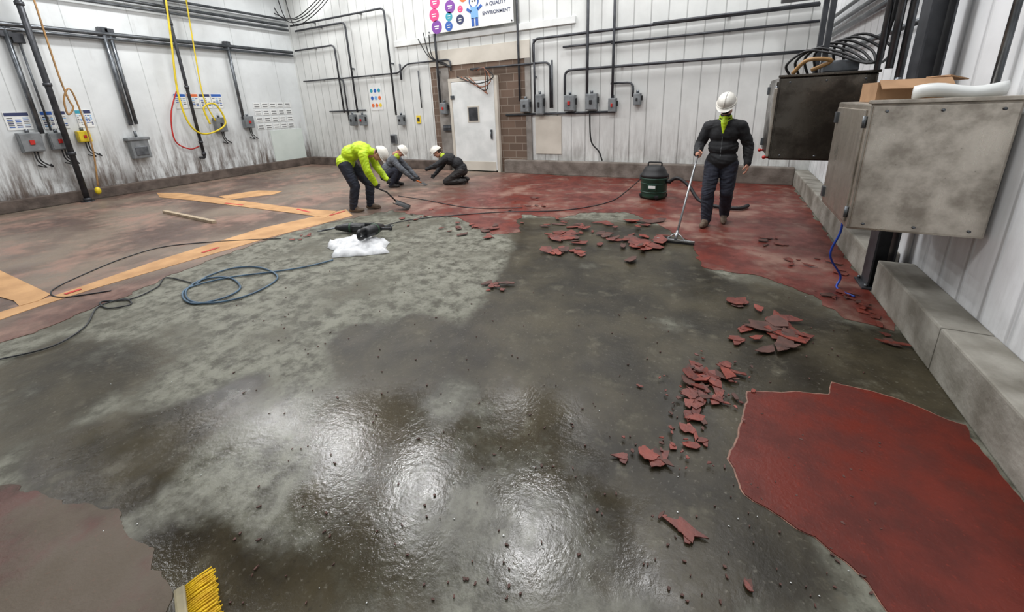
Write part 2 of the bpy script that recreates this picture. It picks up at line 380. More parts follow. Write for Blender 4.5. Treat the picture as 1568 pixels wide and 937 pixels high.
def post(name,base,r,m,z0=0):
    mb=MB(); x,y=base; mb.cyl((x,y,z0),(x,y,ZC-.02),r,m,n=14)
    for z in (z0+.02,1.1,2.6,4.2): mb.cyl((x,y,z),(x,y,z+.07),r*1.35,m,n=14)
    if z0>.1: mb.tube(fillet([(x,y,z0+.1),(x,y,z0-.06),(XL+.02,y,z0-.06)],.06),r*.9,m,10)
    else: mb.cyl((x,y,0.006),(x,y,.02),r*2.2,m)
    return mb.obj(name)
p=L(85,165,.35); post('drop_pipe',(p.x,p.y),.055,m_dark,.005)
p=L(285,130,.25); post('drop_pipe',(p.x,p.y),.04,m_dark,L(316,238,.25).z)
# ------------------------------------------------------------------ wall boxes
def ebox(mb,c,w,h,d,ax,m=None,handle=True,lid=True):
    m=m or m_ebox; c=Vector(c)
    if ax==1:
        mb.box((c.x,c.y,c.z),(w,d,h),m,.012); mb.box((c.x,c.y-d/2-.008,c.z),(w*.9,.016,h*.9),m,.006)
        if handle: mb.box((c.x,c.y-d/2-.03,c.z),(w*.22,.03,h*.24),m_redp if random.random()<.3 else m_blk,.006); 
        mb.cyl((c.x,c.y,c.z+h/2),(c.x,c.y,c.z+h/2+.07),.034,m_steel,n=12)
        if handle: mb.box((c.x+w/2+.02,c.y,c.z+h*.1),(.03,.04,h*.4),m_blk,.006)
    else:
        mb.box((c.x,c.y,c.z),(d,w,h),m,.012); mb.box((c.x+d/2+.008,c.y,c.z),(.016,w*.9,h*.9),m,.006)
        if handle: mb.box((c.x+d/2+.03,c.y,c.z),(.03,w*.22,h*.24),m_redp if random.random()<.5 else m_blk,.006)
        mb.cyl((c.x,c.y,c.z+h/2),(c.x,c.y,c.z+h/2+.07),.034,m_steel,n=12)
for px,py,w,h in [(541,184,.2,.36),(556,184,.2,.34),(615,184,.18,.3),(681,166,.2,.32),(805,162,.24,.32),(827,160,.2,.5),(873,158,.28,.38),(906,156,.28,.38),(938,161,.18,.32),(976,152,.16,.26)]:
    mb=MB(); c=B(px,py,.1); ebox(mb,c,w,h,.16,1); mb.obj('disconnect_switch_box')
for px,py,w,h,mm in [(47,218,.34,.42,None),(90,216,.3,.38,None),(128,209,.22,.26,m_yel),(337,191,.3,.42,None),(380,187,.3,.36,None)]:
    mb=MB(); c=L(px,py,.1); ebox(mb,c,w,h,.16,0,mm)
    for k in range(2): mb.tube(smoothpath([(c.x,c.y+.05*k,c.z-h/2),(c.x+.03,c.y+.05*k,c.z-h/2-.2),(c.x,c.y+.1+.1*k,c.z-h/2-.35),(c.x-.08,c.y+.2*k,c.z-h/2-.3)]),.014,m_blk,6)
    mb.obj('disconnect_switch_box')
mb=MB(); c=L(214,228,.14); mb.box(c,(.2,.38,.48),m_ebox,.03); mb.box((c.x,c.y,c.z+.26),(.26,.46,.08),m_ebox,.02); mb.box((c.x+.11,c.y,c.z-.05),(.02,.26,.22),m_steel,.01)
mb.cyl((c.x,c.y,c.z+.28),(c.x,c.y,c.z+.46),.03,m_steel); mb.obj('wall_dispenser')
# ------------------------------------------------------------------ posters & banner
m_pap=mat('paper_white',(226,228,226),(216,218,216),.5)
cols={k:mat('print_'+k,v,v,.45) for k,v in dict(blue=(40,90,170),navy=(40,50,90),pink=(214,60,120),purple=(120,60,150),teal=(50,150,170),grey=(150,152,152),orange=(220,110,60),yellow=(230,200,60),black=(50,50,54),lblue=(120,170,215),dgrey=(110,112,112)).items()}
def circ(mb,c,r,m,ax,n=24,t=.003):
    c=Vector(c); d=Vector((0,-t,0)) if ax==1 else Vector((t,0,0)); mb.cyl(c,c+d,r,m,n=n,smooth=False)
x0=B(662,52).x; x1=B(792,38).x; zb=B(728,45).z; W=x1-x0
mb=MB(); Yp=YB-.19
mb.box(((x0+x1)/2,Yp,zb+.65),(W,.012,1.3),m_pap,.003)
fy=Yp-.007
for fx,fz,r,c in [(.12,.16,.17,'purple'),(.10,.48,.16,'pink'),(.12,.80,.16,'pink'),(.27,.14,.12,'blue'),(.30,.62,.16,'purple'),(.41,.26,.12,'navy'),(.28,.38,.11,'teal'),(.30,.98,.16,'blue'),(.46,.80,.12,'orange'),(.42,.52,.08,'pink')]:
    circ(mb,(x0+fx*W,fy,zb+fz*.95),r,cols[c],1)
    mb.box((x0+fx*W,fy-.005,zb+fz*.95+.02),(r*.9,.003,r*.16),m_pap); mb.box((x0+fx*W,fy-.005,zb+fz*.95-.035),(r*.7,.003,r*.16),m_pap)
mx=x0+.58*W   # mascot figure
circ(mb,(mx,fy,zb+.62),.15,cols['blue'],1); circ(mb,(mx,fy-.004,zb+.60),.11,m_pap,1); circ(mb,(mx-.04,fy-.008,zb+.62),.022,cols['black'],1); circ(mb,(mx+.04,fy-.008,zb+.62),.022,cols['black'],1)
mb.box((mx,fy-.003,zb+.36),(.22,.006,.28),cols['lblue'],.002); mb.box((mx-.06,fy-.003,zb+.14),(.08,.006,.2),cols['blue'],.002); mb.box((mx+.06,fy-.003,zb+.14),(.08,.006,.2),cols['blue'],.002)
mb.box((mx-.16,fy-.003,zb+.42),(.16,.006,.07),cols['blue'],.002,Matrix.Rotation(.6,4,'Y')); mb.box((mx+.16,fy-.003,zb+.46),(.16,.006,.07),cols['blue'],.002,Matrix.Rotation(-.6,4,'Y'))
RX=Matrix.Rotation(math.pi/2,4,'X')
for st_,fz,sz in (('A QUALITY',.50,.115),('ENVIRONMENT',.30,.115),('COMMITTED TO',.9,.11)):
    mb.text(st_,sz,Matrix.Translation((x0+.82*W,fy-.003,zb+fz))@RX,cols['navy'])
for px in (x0+.05,x1-.05): mb.cyl((px,Yp-.01,zb+.05),(px,Yp-.02,zb+.05),.02,m_steel)
mb.obj('wall_banner')
mb=MB(); a=B(564,129);c=B(588,168); xc=(a.x+c.x)/2; zc=(a.z+c.z)/2; w=abs(c.x-a.x); h=abs(a.z-c.z)
mb.box((xc,YB-.008,zc),(w,.012,h),m_pap,.002)
for i in range(3):
    for j in range(3): circ(mb,(xc-w*.3+i*w*.3,YB-.016,zc-h*.32+j*h*.28),w*.11,cols[['orange','blue','teal','orange','lblue','blue','yellow','orange','teal'][i*3+j]],1)
mb.obj('safety_poster')
mb=MB(); c=B(603,213,.05); mb.box(c,(.24,.06,.3),m_ebox,.02); mb.box((c.x,c.y-.035,c.z),(.18,.01,.22),m_dark,.005); mb.obj('wall_junction_box')
mb=MB(); c=B(641,183,.02); mb.box(c,(.16,.012,.24),cols['yellow'],.002); mb.box((c.x,c.y-.009,c.z),(.09,.004,.12),cols['black'],.001); mb.obj('warning_sign')
mb=MB(); c=B(686,196,.09); mb.box(c,(.30,.06,.16),m_dark,.01); mb.box((c.x,c.y-.04,c.z+.02),(.24,.03,.05),m_steel,.005); mb.obj('paper_towel_shelf')
def sheet_row(name,tl,br,n,band,rows=6):
    a=L(*tl);c=L(*br); mb=MB(); y0,y1=a.y,c.y; z1,z0=a.z,c.z; w=(y1-y0)/n
    for i in range(n):
        yc=y0+w*(i+.5); mb.box((XL+.008,yc,(z0+z1)/2),(.012,w*.92,z1-z0),m_pap,.002)
        mb.box((XL+.016,yc,z1-(z1-z0)*.13),(.004,w*.86,(z1-z0)*.18),cols[band[i%len(band)]],.001)
        for r in range(rows):
            for q in range(3):
                if random.random()<.85: mb.box((XL+.016,yc-w*.28+q*w*.28,z1-(z1-z0)*(.34+.6*r/rows)),(.004,w*.2,(z1-z0)*.05),cols[random.choice(['grey','blue','navy','lblue','dgrey'])],.0005)
    mb.obj(name)
sheet_row('notice_board',(0,172),(54,198),1,['navy']); sheet_row('notice_board',(58,170),(108,196),2,['blue','navy']); sheet_row('notice_board',(112,168),(146,194),2,['teal','navy'])
sheet_row('notice_board',(263,143),(343,165),4,['blue','orange','navy','blue'],5)
a=L(385,156);c=L(452,196); mb=MB()
for i in range(5):
    for j in range(4):
        y=a.y+(c.y-a.y)*(i+.5)/5; z=a.z-(a.z-c.z)*(j+.5)/4
        mb.box((XL+.008,y,z),(.012,(c.y-a.y)/5*.85,(a.z-c.z)/4*.72),m_pap,.002)
        for k in range(2): mb.box((XL+.016,y,z+.03-.07*k),(.004,(c.y-a.y)/5*.6,.025),cols['dgrey'],.0005)
mb.obj('notice_sheets')
m_pan=mat('pale_green_panel',(206,214,208),(196,205,199),.4,scale=2)
a=L(413,200);c=L(470,244); box_obj('wall_left_patch_panel',(XL,a.y,c.z),(XL+.02,c.y,a.z),m_pan,.004)
a=B(820,178);c=B(860,236); box_obj('wall_back_patch_panel',(a.x,YB-.02,c.z),(c.x,YB,a.z),m_cream,.004)
# hoses and cables on walls
mb=MB(); 
mb.tube(smoothpath([L(250,-30,.4),L(262,60,.4),L(272,140,.4),L(290,190,.4),L(315,205,.32),L(345,190,.3),L(330,160,.3),L(312,165,.3),L(322,190,.3)],8),.025,m_yel,8)
mb.tube(smoothpath([L(285,0,.3),L(300,90,.3),L(312,150,.3),L(330,185,.3)],8),.018,m_yel,8); mb.obj('yellow_hose')
mb=MB(); mb.tube(smoothpath([L(270,140,.1),L(262,175,.1),L(268,215,.1),L(290,228,.1),L(305,224,.1)],8),.018,m_redp,8); mb.obj('red_hose')
mb=MB(); mb.tube(smoothpath([L(52,0,.3),L(88,110,.3),L(104,150,.3),L(112,165,.3),L(104,175,.3),L(98,150,.3),L(110,140,.3),L(140,220,.3),L(150,285,.3)],8),.018,mat('tan_cord',(170,130,80),None,.5),8)
c=L(150,292,.3); mb.ell(c,(.06,.06,.09),m_yel); mb.obj('hanging_cord')
mb=MB()
mb.tube(smoothpath([B(903,172,.1),B(905,215,.1),B(917,232,.1),B(922,246,.1)],6),.02,m_blk,6)
for k in range(4): mb.tube(smoothpath([B(700+6*k,118,.22),B(730+5*k,128+5*k,.25),B(755-4*k,118+6*k,.25),B(742,105,.22),B(722+3*k,108,.2)],6),.014,[m_blk,mat('orange_cord',(150,96,70),None,.5)][k%2],6)
for k in range(3): mb.tube(smoothpath([B(640+8*k,60-10*k,.1),B(655+3*k,85,.12),B(672+4*k,96,.1),B(690,103,.1)],6),.014,m_blk,6)
for k in range(4): mb.tube(smoothpath([B(400+12*k,-5,.3),B(420+10*k,20+6*k,.4),B(450+8*k,28,.3),B(480+6*k,5,.3),B(500+4*k,-20,.3)],6),.014,m_blk,6)
mb.obj('hanging_cables')
# ------------------------------------------------------------------ right-hand equipment
def steel_mat(name,c1,c2,rough):
    m,nt,N,K,b=newmat(name); tc=N.new('ShaderNodeTexCoord'); P=tc.outputs['Object']
    mp=N.new('ShaderNodeMapping'); mp.inputs['Scale'].default_value=(60,60,1.2); K.new(P,mp.inputs[0])
    s=nnoise(N,K,mp.outputs[0],1,4); g=nnoise(N,K,P,3.5,7,.65); v=N.new('ShaderNodeTexVoronoi'); v.inputs['Scale'].default_value=14; K.new(P,v.inputs['Vector'])
    c=nmix(N,K,nmap(N,K,g,.35,.65),lin(c1),lin(c2)); c=nmix(N,K,nmap(N,K,v.outputs['Distance'],.0,.09,.5,0),c,lin((60,55,50)))
    K.new(c,b.inputs['Base Color']); b.inputs['Metallic'].default_value=.85
    K.new(nmath(N,K,'ADD',nmath(N,K,'MULTIPLY',s,.2),nmap(N,K,g,.3,.7,rough-.1,rough+.12)),b.inputs['Roughness']); return m
m_ss=steel_mat('stainless_brushed',(204,196,184),(154,146,135),.26)
m_ssd=steel_mat('stainless_dark',(104,98,90),(66,60,54),.2)
def cabinet(x0,x1,y0,y1,z0,z1,m):
    mb=MB(); mb.box(((x0+x1)/2,(y0+y1)/2,(z0+z1)/2),(x1-x0,y1-y0,z1-z0),m,.012)
    mb.box(((x0+x1)/2,y0-.008,(z0+z1)/2),(x1-x0-.03,.016,z1-z0-.03),m,.006)
    mb.box((x0-.006,(y0+y1)/2,(z0+z1)/2),(.014,y1-y0-.10,z1-z0-.08),m,.005)
    mb.box(((x0+x1)/2,y0-.004,z1+.012),(x1-x0+.02,.05,.025),m,.006)
    for z in (z0+.12,z1-.12):
        mb.cyl((x0-.012,y0+.03,z-.04),(x0-.012,y0+.03,z+.04),.012,m_steel,n=10)
        mb.box((x0-.02,y1-.12,z),(.03,.05,.09),m_steel,.005)
    for fx in (.12,.5,.88):
        for z in (z0+.05,z1-.05): mb.cyl((x0+(x1-x0)*fx,y0-.016,z),(x0+(x1-x0)*fx,y0-.022,z),.010,m_steel,n=8)
    return mb
mb=cabinet(.87,1.585,3.6,4.5,.83,1.71,m_ss)
mb.box((1.45,4.2,.86),(.1,.1,.2),m_steel,.01); mb.obj('stainless_control_cabinet')
mb=cabinet(.47,1.27,5.2,6.15,1.11,1.96,m_ssd)
mb.box((.455,5.22,1.5),(.03,.05,.72),m_ss,.01)
for y in (5.25,5.95): mb.cyl((.47,y,1.13),(.43,y,1.13),.012,m_redp,n=8); mb.ell((.43,y,1.13),(.02,.02,.02),m_redp)
for y in (5.5,5.9): mb.box((.87,y,3.95),(.05,.05,4.0),m_dark,.004)
mb.obj('stainless_control_cabinet')
mb=MB(); cx_,cy_=1.42,4.66   # H column
mb.box((cx_,cy_,3),( .10,.012,5.98),m_dark); mb.box((cx_-.07,cy_,3),(.014,.20,5.98),m_dark); mb.box((cx_+.07,cy_,3),(.014,.20,5.98),m_dark)
mb.box((cx_,cy_,.012),(.24,.27,.02),m_dark,.003); 
for a_ in (-.09,.09):
    for b2 in (-.11,.11): mb.cyl((cx_+a_,cy_+b2,.02),(cx_+a_,cy_+b2,.05),.014,m_steel,n=6)
mb.obj('steel_column')
mb=MB()
for (x,y,z0,r) in ((1.28,5.0,1.98,.03),(1.36,5.0,1.9,.03),(1.22,5.1,1.98,.024),(1.55,3.9,1.75,.022)):
    mb.cyl((x,y,z0),(x,y,ZC-.02),r,m_steel,n=10)
for z,r in ((2.75,.035),(2.9,.03),(3.05,.03),(2.4,.03)):
    mb.cyl((XR-.08,5.0,z),(XR-.08,YB-.1,z),r,m_steel,n=10)
mb.tube(fillet([(1.36,5.0,1.9),(1.36,5.0,1.8),(1.5,5.0,1.75)],.08),.03,m_steel); mb.obj('electrical_conduit')
mb=MB()
for k in range(7):
    a=.6+.08*k
    mb.tube(smoothpath([(a,5.6,1.99),(a-.05,5.55,2.1+.03*k),(a+.1,5.5,2.22+.02*k),(a+.3,5.4,2.18),(1.2+.01*k,5.2,2.05),(1.25,5.1,2.3),(1.24+.02*k,5.05,3.2)],6),.013,m_blk,6)
mb.tube(smoothpath([(.6,5.4,2.0),(.7,5.3,2.12),(.9,5.3,2.1),(.75,5.35,2.02)],6),.02,mat('tan_cord',(170,130,80),None,.5),6)
mb.box((1.0,5.5,2.045),(.3,.25,.12),m_steel,.02)
mb.obj('cable_bundle')
mb=MB(); mb.box((.9,7.4,3.35),(.5,2.6,.22),m_dark,.02); mb.box((.9,7.4,3.52),(.56,2.6,.04),m_dark,.01)
for y in (6.5,8.3): mb.cyl((.9,y,3.5),(.9,y,ZC),.02,m_dark,n=8)
mb.obj('overhead_cable_tray')
m_card=mat('cardboard',(168,132,98),(150,116,84),.8)
mb=MB(); X0,X1,Y_0,Y_1,z0=.98,1.36,3.97,4.37,1.712
mb.box(((X0+X1)/2,(Y_0+Y_1)/2,z0+.004),(X1-X0,Y_1-Y_0,.008),m_card)
mb.box(((X0+X1)/2,Y_0,z0+.07),(X1-X0,.008,.14),m_card); mb.box(((X0+X1)/2,Y_1,z0+.07),(X1-X0,.008,.14),m_card)
mb.box((X0,(Y_0+Y_1)/2,z0+.07),(.008,Y_1-Y_0,.14),m_card); mb.box((X1,(Y_0+Y_1)/2,z0+.07),(.008,Y_1-Y_0,.14),m_card)
mb.box(((X0+X1)/2,Y_0-.05,z0+.12),(X1-X0,.008,.11),m_card,0,Matrix.Rotation(-1.0,4,'X')); mb.box((X1+.04,(Y_0+Y_1)/2,z0+.15),(.1,Y_1-Y_0,.008),m_card,0,Matrix.Rotation(.3,4,'Y'))
mb.obj('cardboard_box')
mb=MB(); c=Vector((1.33,3.75,1.740))
bm=bmesh.new(); rows=[]
for i in range(13):
    u=i/12; x=(u-.5)*.42; hw=.075*(1-abs(u-.5)**3*4)
    rows.append([bm.verts.new((x,hw*math.cos(a_),.03+ .045*math.sin(a_)+.015*math.sin(u*7))) for a_ in [math.pi*2*j/14 for j in range(14)]])
for i in range(12):
    for j in range(14): bm.faces.new((rows[i][j],rows[i][(j+1)%14],rows[i+1][(j+1)%14],rows[i+1][j]))
bm.faces.new(rows[0][::-1]); bm.faces.new(rows[-1]); bmesh.ops.recalc_face_normals(bm,faces=bm.faces)
mb.add(bm,m_white,Matrix.Translation(c)@Matrix.Rotation(-.15,4,'Z'),True); mb.obj('white_plastic_wrap')
mb=MB(); mb.tube(smoothpath([(1.0,4.3,.82),(1.02,4.35,.6),(.99,4.4,.35),(1.12,4.5,.12),(1.1,4.45,.015),(1.2,4.3,.012)],8),.009,mat('blue_cord',(40,80,190),None,.4),6); mb.obj('blue_power_cord')
# ------------------------------------------------------------------ things on the floor
m_board=mat('protection_board',(192,150,104),(166,126,84),.75,scale=3,bump=.2)
m_rtape=mat('red_tape',(190,50,40),(170,44,36),.5)
def strip(mb,cl,w,z0=.0045,z1=.009,m=None):
    cl=[Vector((p[0],p[1],0)) for p in cl]; l=[];r=[]
    for i,p in enumerate(cl):
        t=(cl[min(i+1,len(cl)-1)]-cl[max(i-1,0)]).normalized(); n=Vector((-t.y,t.x,0))*w/2; l.append(tuple(p+n)[:2]); r.append(tuple(p-n)[:2])
    mb.slab(l+r[::-1],z0,z1,m or m_board)
mb=MB()
mb.slab(ppoly([(-60,498),(0,479),(80,455),(240,400),(400,350),(460,337),(530,321),(540,331),(425,361),(300,397),(150,441),(60,470),(0,491),(-60,512)]),.0045,.009,m_board)
mb.slab(ppoly([(-60,395),(0,415),(78,452),(60,462),(30,470),(22,462),(0,456),(-60,440)]),.009,.013,m_board)
mb.slab(ppoly([(240,296),(275,296),(460,320),(515,324),(500,334),(440,326),(290,307),(245,303)]),.009,.013,m_board)
mb.slab(ppoly([(335,301),(395,292),(433,293),(420,298),(350,306)]),.0045,.009,m_board)
for a,c in (((310,388),(335,380)),((345,312),(372,315)),((455,321),(475,326)),((505,331),(528,324)),((100,452),(125,444))):
    strip(mb,[tuple(F(*a))[:2],tuple(F(*c))[:2]],.05,.0125,.0145,m_rtape)
mb.obj('floor_protection_board')
mb=MB(); a=F(252,324,.03);c=F(328,340,.03); d=(c-a); mb.box((a+c)/2,(d.length,.07,.05),mat('pale_timber',(176,160,136),(150,134,112),.7),.004,Matrix.Rotation(math.atan2(d.y,d.x),4,'Z')); mb.obj('timber_batten')
def floor_hose(name,pix,r,m,z=None):
    mb=MB(); z=(r+.005) if z is None else z
    mb.tube(smoothpath([F(x,y,z) for x,y in pix],8),r,m,8); return mb.obj(name)
m_hose=mat('blue_grey_hose',(74,100,120),(58,80,98),.45)
m_cord=mat('black_cord',(44,46,50),(30,32,34),.5)
floor_hose('air_hose',[(510,398),(470,408),(420,416),(350,425),(290,440),(280,455),(300,465),(345,455),(368,440),(350,425),(310,428),(285,445),(295,462),(340,462),(390,448),(425,425),(400,410),(360,410),(320,422),(300,435)],.010,m_hose)
floor_hose('power_cord',[(300,435),(255,425),(240,440),(200,458),(155,462),(165,472),(200,466),(190,458),(150,470),(130,500),(80,530),(0,550),(-60,560)],.007,m_cord)
floor_hose('power_cord',[(430,365),(330,370),(250,378),(190,395),(140,415),(90,438),(78,450),(100,455),(170,445)],.007,m_cord)
floor_hose('power_cord',[(590,345),(640,335),(760,325),(860,322),(930,310),(960,292),(985,270)],.008,m_cord)
floor_hose('power_cord',[(610,300),(650,306),(720,318),(800,318)],.008,m_cord)
# paint flakes
m_fl=mat('red_flake',(118,54,42),(82,36,29),.5,scale=14,bump=.3)
m_fl2=mat('red_flake_bright',(132,58,44),(104,43,33),.5,scale=14,bump=.3)
m_flu=mat('red_flake_underside',(90,58,50),(64,43,37),.7,scale=14)
mb=MB()
def flake(mb,x,y,z,s,tilt=None,elong=1.0,m=None):
    n=random.randint(5,9); a0=random.random()*6.28; el=elong*random.uniform(.8,2.6)
    pts=[]
    for i in range(n):
        a=a0+2*math.pi*(i+random.uniform(-.35,.35))/n; r=s*random.uniform(.45,1.15)
        pts.append(Vector((r*math.cos(a)*el**.5,r*math.sin(a)/el**.5)))
    q=[]
    for i in range(n):   # broken, jagged rim
        p0,p1=pts[i],pts[(i+1)%n]; q.append(p0)
        if s>.03:
            for t in (.35,.7): q.append(p0.lerp(p1,t+random.uniform(-.1,.1))*(1+random.uniform(-.08,.08)))
    pts=q; n=len(pts)
    rt=Matrix.Rotation(random.random()*6.28,4,'Z')@Matrix.Rotation(tilt if tilt is not None else random.uniform(-.12,.12),4,'X')
    bm=bmesh.new(); cu=random.uniform(-.6,1.2)
    def zz(p): return cu*(p.x*p.x)*.8
    tp=[bm.verts.new((p.x,p.y,.0025+zz(p))) for p in pts]; bt=[bm.verts.new((p.x,p.y,-.0025+zz(p))) for p in pts]
    ct=bm.verts.new((0,0,.0025)); cb_=bm.verts.new((0,0,-.0025))
    for i in range(n):
        k=(i+1)%n; bm.faces.new((ct,tp[i],tp[k])); bm.faces.new((cb_,bt[k],bt[i])); bm.faces.new((tp[i],bt[i],bt[k],tp[k]))
    bmesh.ops.transform(bm,matrix=rt,verts=bm.verts); mn=min(v.co.z for v in bm.verts)
    mb.add(bm,m or random.choice([m_fl,m_fl,m_fl2,m_flu]),Matrix.Translation((x,y,z-mn)))
CL=[(1085,575,.15,14,.065),(1078,598,.14,18,.055),(1070,612,.11,12,.045),(1066,640,.05,4,.07),(1062,664,.06,3,.07),(1078,680,.05,3,.05),(948,700,.02,2,.06),(1012,708,.06,6,.045),(1025,683,.05,3,.03),
(1048,808,.04,3,.065),(1145,900,.01,2,.045),(980,593,.01,1,.035),(1195,508,.28,9,.14),(1175,514,.24,8,.08),(1130,521,.04,3,.08),(1130,464,.16,4,.10),(1010,800,.1,3,.015),
(862,378,.34,9,.15),(885,386,.25,6,.12),(850,368,.3,6,.11),(940,372,.5,9,.10),(985,374,.32,9,.15),(975,352,.5,10,.12),(830,345,.45,8,.10),(750,350,.5,8,.10),(700,350,.3,8,.06),
(760,438,.25,8,.05),(1372,528,.10,4,.06),(1240,402,.3,8,.06),(1190,375,.3,6,.06),(1330,470,.2,8,.05),(1300,455,.2,6,.05),(1350,492,.12,6,.05),(905,350,.4,12,.07),(640,335,.4,8,.06),(800,310,.6,8,.06),(470,362,.2,5,.06),(1110,590,.25,14,.02),(1040,690,.3,18,.014),(1050,600,.35,14,.014)]
for px,py,sp_,n,s in CL:
    c=F(px,py)
    for i in range(n):
        x=c.x+random.gauss(0,sp_*.5); y=c.y+random.gauss(0,sp_*.5); x=min(x,1.25)
        flake(mb,x,y,.007+random.random()*.02*min(1,n/10),s*random.uniform(.4,1.2),tilt=random.choice([0,.05,-.1,.18,-.25]) if n>8 else random.uniform(-.08,.08))
for i in range(280):
    px=random.uniform(350,1350); py=random.uniform(380,930); c=F(px,py)
    if c.x<1.2: flake(mb,c.x,c.y,.003,random.uniform(.003,.009),tilt=.1,m=m_flu)
mb.obj('red_paint_flakes')
mb=MB()
for i in range(40):
    px=random.uniform(100,1300); py=random.uniform(400,930); c=F(px,py)
    if c.x<1.2: mb.ell((c.x,c.y,.003),(random.uniform(.002,.006),random.uniform(.002,.005),.003),m_pap,u=6,v=4)
mb.obj('plaster_crumbs')
# wet/dry vacuum
m_grn=mat('green_drum',(28,66,52),(20,50,40),.4)
c=F(1000,303); vx,vy=c.x,c.y
mb=MB()
prof=[(.02,.20),(.04,.225),(.08,.23),(.36,.235),(.38,.245),(.40,.245),(.41,.235)]
mb.tube([(vx,vy,z) for z,_ in prof],[r for _,r in prof],m_grn,28)
for z in (.14,.30): mb.tube([(vx,vy,z-.012),(vx,vy,z),(vx,vy,z+.012)],[.232,.242,.232],m_grn,28)
prof=[(.41,.24),(.43,.25),(.46,.25),(.48,.22),(.54,.20),(.60,.16),(.62,.10),(.625,.02)]
mb.tube([(vx,vy,z) for z,_ in prof],[r for _,r in prof],m_blk,28)
mb.tube(fillet([(vx-.12,vy,.60),(vx-.12,vy,.68),(vx+.12,vy,.68),(vx+.12,vy,.60)],.04),.014,m_blk,8)
for a in range(4):
    an=a*math.pi/2+.4; px,py=vx+.22*math.cos(an),vy+.22*math.sin(an)
    mb.box((px,py,.07),(.07,.07,.05),m_blk,.01); mb.ell((px,py,.034),(.03,.018,.03),m_blk)
for a in (.3,3.4): mb.box((vx+.245*math.cos(a),vy+.245*math.sin(a),.41),(.03,.05,.09),m_steel,.006)
mb.cyl((vx+.2,vy-.05,.34),(vx+.30,vy-.08,.34),.035,m_blk)
q=smoothpath([(vx+.28,vy-.08,.34),(vx+.42,vy-.12,.42),(vx+.62,vy-.2,.30),(vx+.8,vy-.35,.10),(vx+1.05,vy-.5,.045),(vx+1.4,vy-.55,.045),(vx+1.55,vy-.3,.045)],14)
mb.tube(q,[.032 if i%2 else .026 for i in range(len(q))],m_blk,10)
mb.box((vx,vy-.232,.25),(.16,.02,.12),m_grn,.008); mb.box((vx,vy-.243,.25),(.12,.006,.05),m_pap,.002)
mb.obj('wet_dry_vacuum')
# bag and demolition tools
m_bag=mat('white_bag',(214,216,218),(186,188,190),.45,scale=10,bump=.5,bscale=14)
bagp=ppoly([(504,372),(530,366),(560,364),(585,368),(598,372),(590,380),(597,388),(560,392),(530,394),(508,396),(512,385),(500,380)])
bc=Vector((sum(p[0] for p in bagp)/12,sum(p[1] for p in bagp)/12,0))
mb=MB(); bm=bmesh.new(); rg_=ragged(bagp,.02,.05,9); nr=9; rows=[]
for k in range(nr):
    f=1-k/nr; row=[]
    for (x,y) in rg_:
        p=bc.lerp(Vector((x,y,0)),f); h=.10*(1-f**2.5)**.7
        d=abs(noise.noise(Vector((x*f*9,y*f*9,k*.7))))*.07+abs(noise.noise(p*22))*.035
        row.append(bm.verts.new((p.x,p.y,.006+h*.5+d*(1 if k else 0))))
    rows.append(row)
top_=bm.verts.new((bc.x,bc.y,.09)); n_=len(rg_)
base=[bm.verts.new((x,y,.005)) for x,y in rg_]; rows=[base]+rows
for i in range(len(rows)-1):
    for j in range(n_): bm.faces.new((rows[i][j],rows[i][(j+1)%n_],rows[i+1][(j+1)%n_],rows[i+1][j]))
for j in range(n_): bm.faces.new((rows[-1][j],rows[-1][(j+1)%n_],top_))
bmesh.ops.recalc_face_normals(bm,faces=bm.faces); mb.add(bm,m_bag,None,True)
mb.obj('white_plastic_bag')
m_tool=mat('tool_black',(30,32,34),(20,21,23),.4); m_tg=mat('tool_green',(44,80,52),None,.4)
def tool(name,o,ang,s=1.0,z=.09,pitch=0):
    mb=MB(); ca,sa=math.cos(ang),math.sin(ang)
    def q(f,l,u): return (o[0]+s*(f*ca-l*sa),o[1]+s*(f*sa+l*ca),s*u+z+pitch*s*f)
    mb.tube([q(-.14,0,0),q(-.13,0,0),q(.06,0,0),q(.14,0,0),q(.2,0,0),q(.24,0,0)],[.03*s,.055*s,.06*s,.05*s,.034*s,.026*s],m_tool,16)
    mb.tube([q(.04,0,0),q(.05,0,0),q(.06,0,0)],[.061*s,.064*s,.061*s],m_tg,16)
    mb.cyl(q(.24,0,0),q(.42,0,-.03),.012*s,m_steel,n=10); mb.box(q(.44,0,-.033),(.06*s,.05*s,.008*s),m_steel,.002,Matrix.Rotation(ang,4,'Z'))
    mb.tube(fillet([q(-.12,0,.03),q(-.26,0,.04),q(-.26,.0,-.05),q(-.12,0,-.035)],.05*s),.019*s,m_tool,10)
    mb.tube([q(.1,-.03,0),q(.1,-.15,.0)],.017*s,m_tool,10); mb.ell(q(.1,-.16,0),(.022*s,.022*s,.022*s),m_tool)
    mb.box(q(-.05,.05,0),(.12*s,.06*s,.07*s),m_tool,.012,Matrix.Rotation(ang,4,'Z'))
    mb.obj(name)
o=F(545,356); tool('demolition_hammer',(o.x,o.y),3.6,1.25,.085)
o=F(572,372); tool('demolition_hammer',(o.x,o.y),1.9,1.35,.19,-.12)
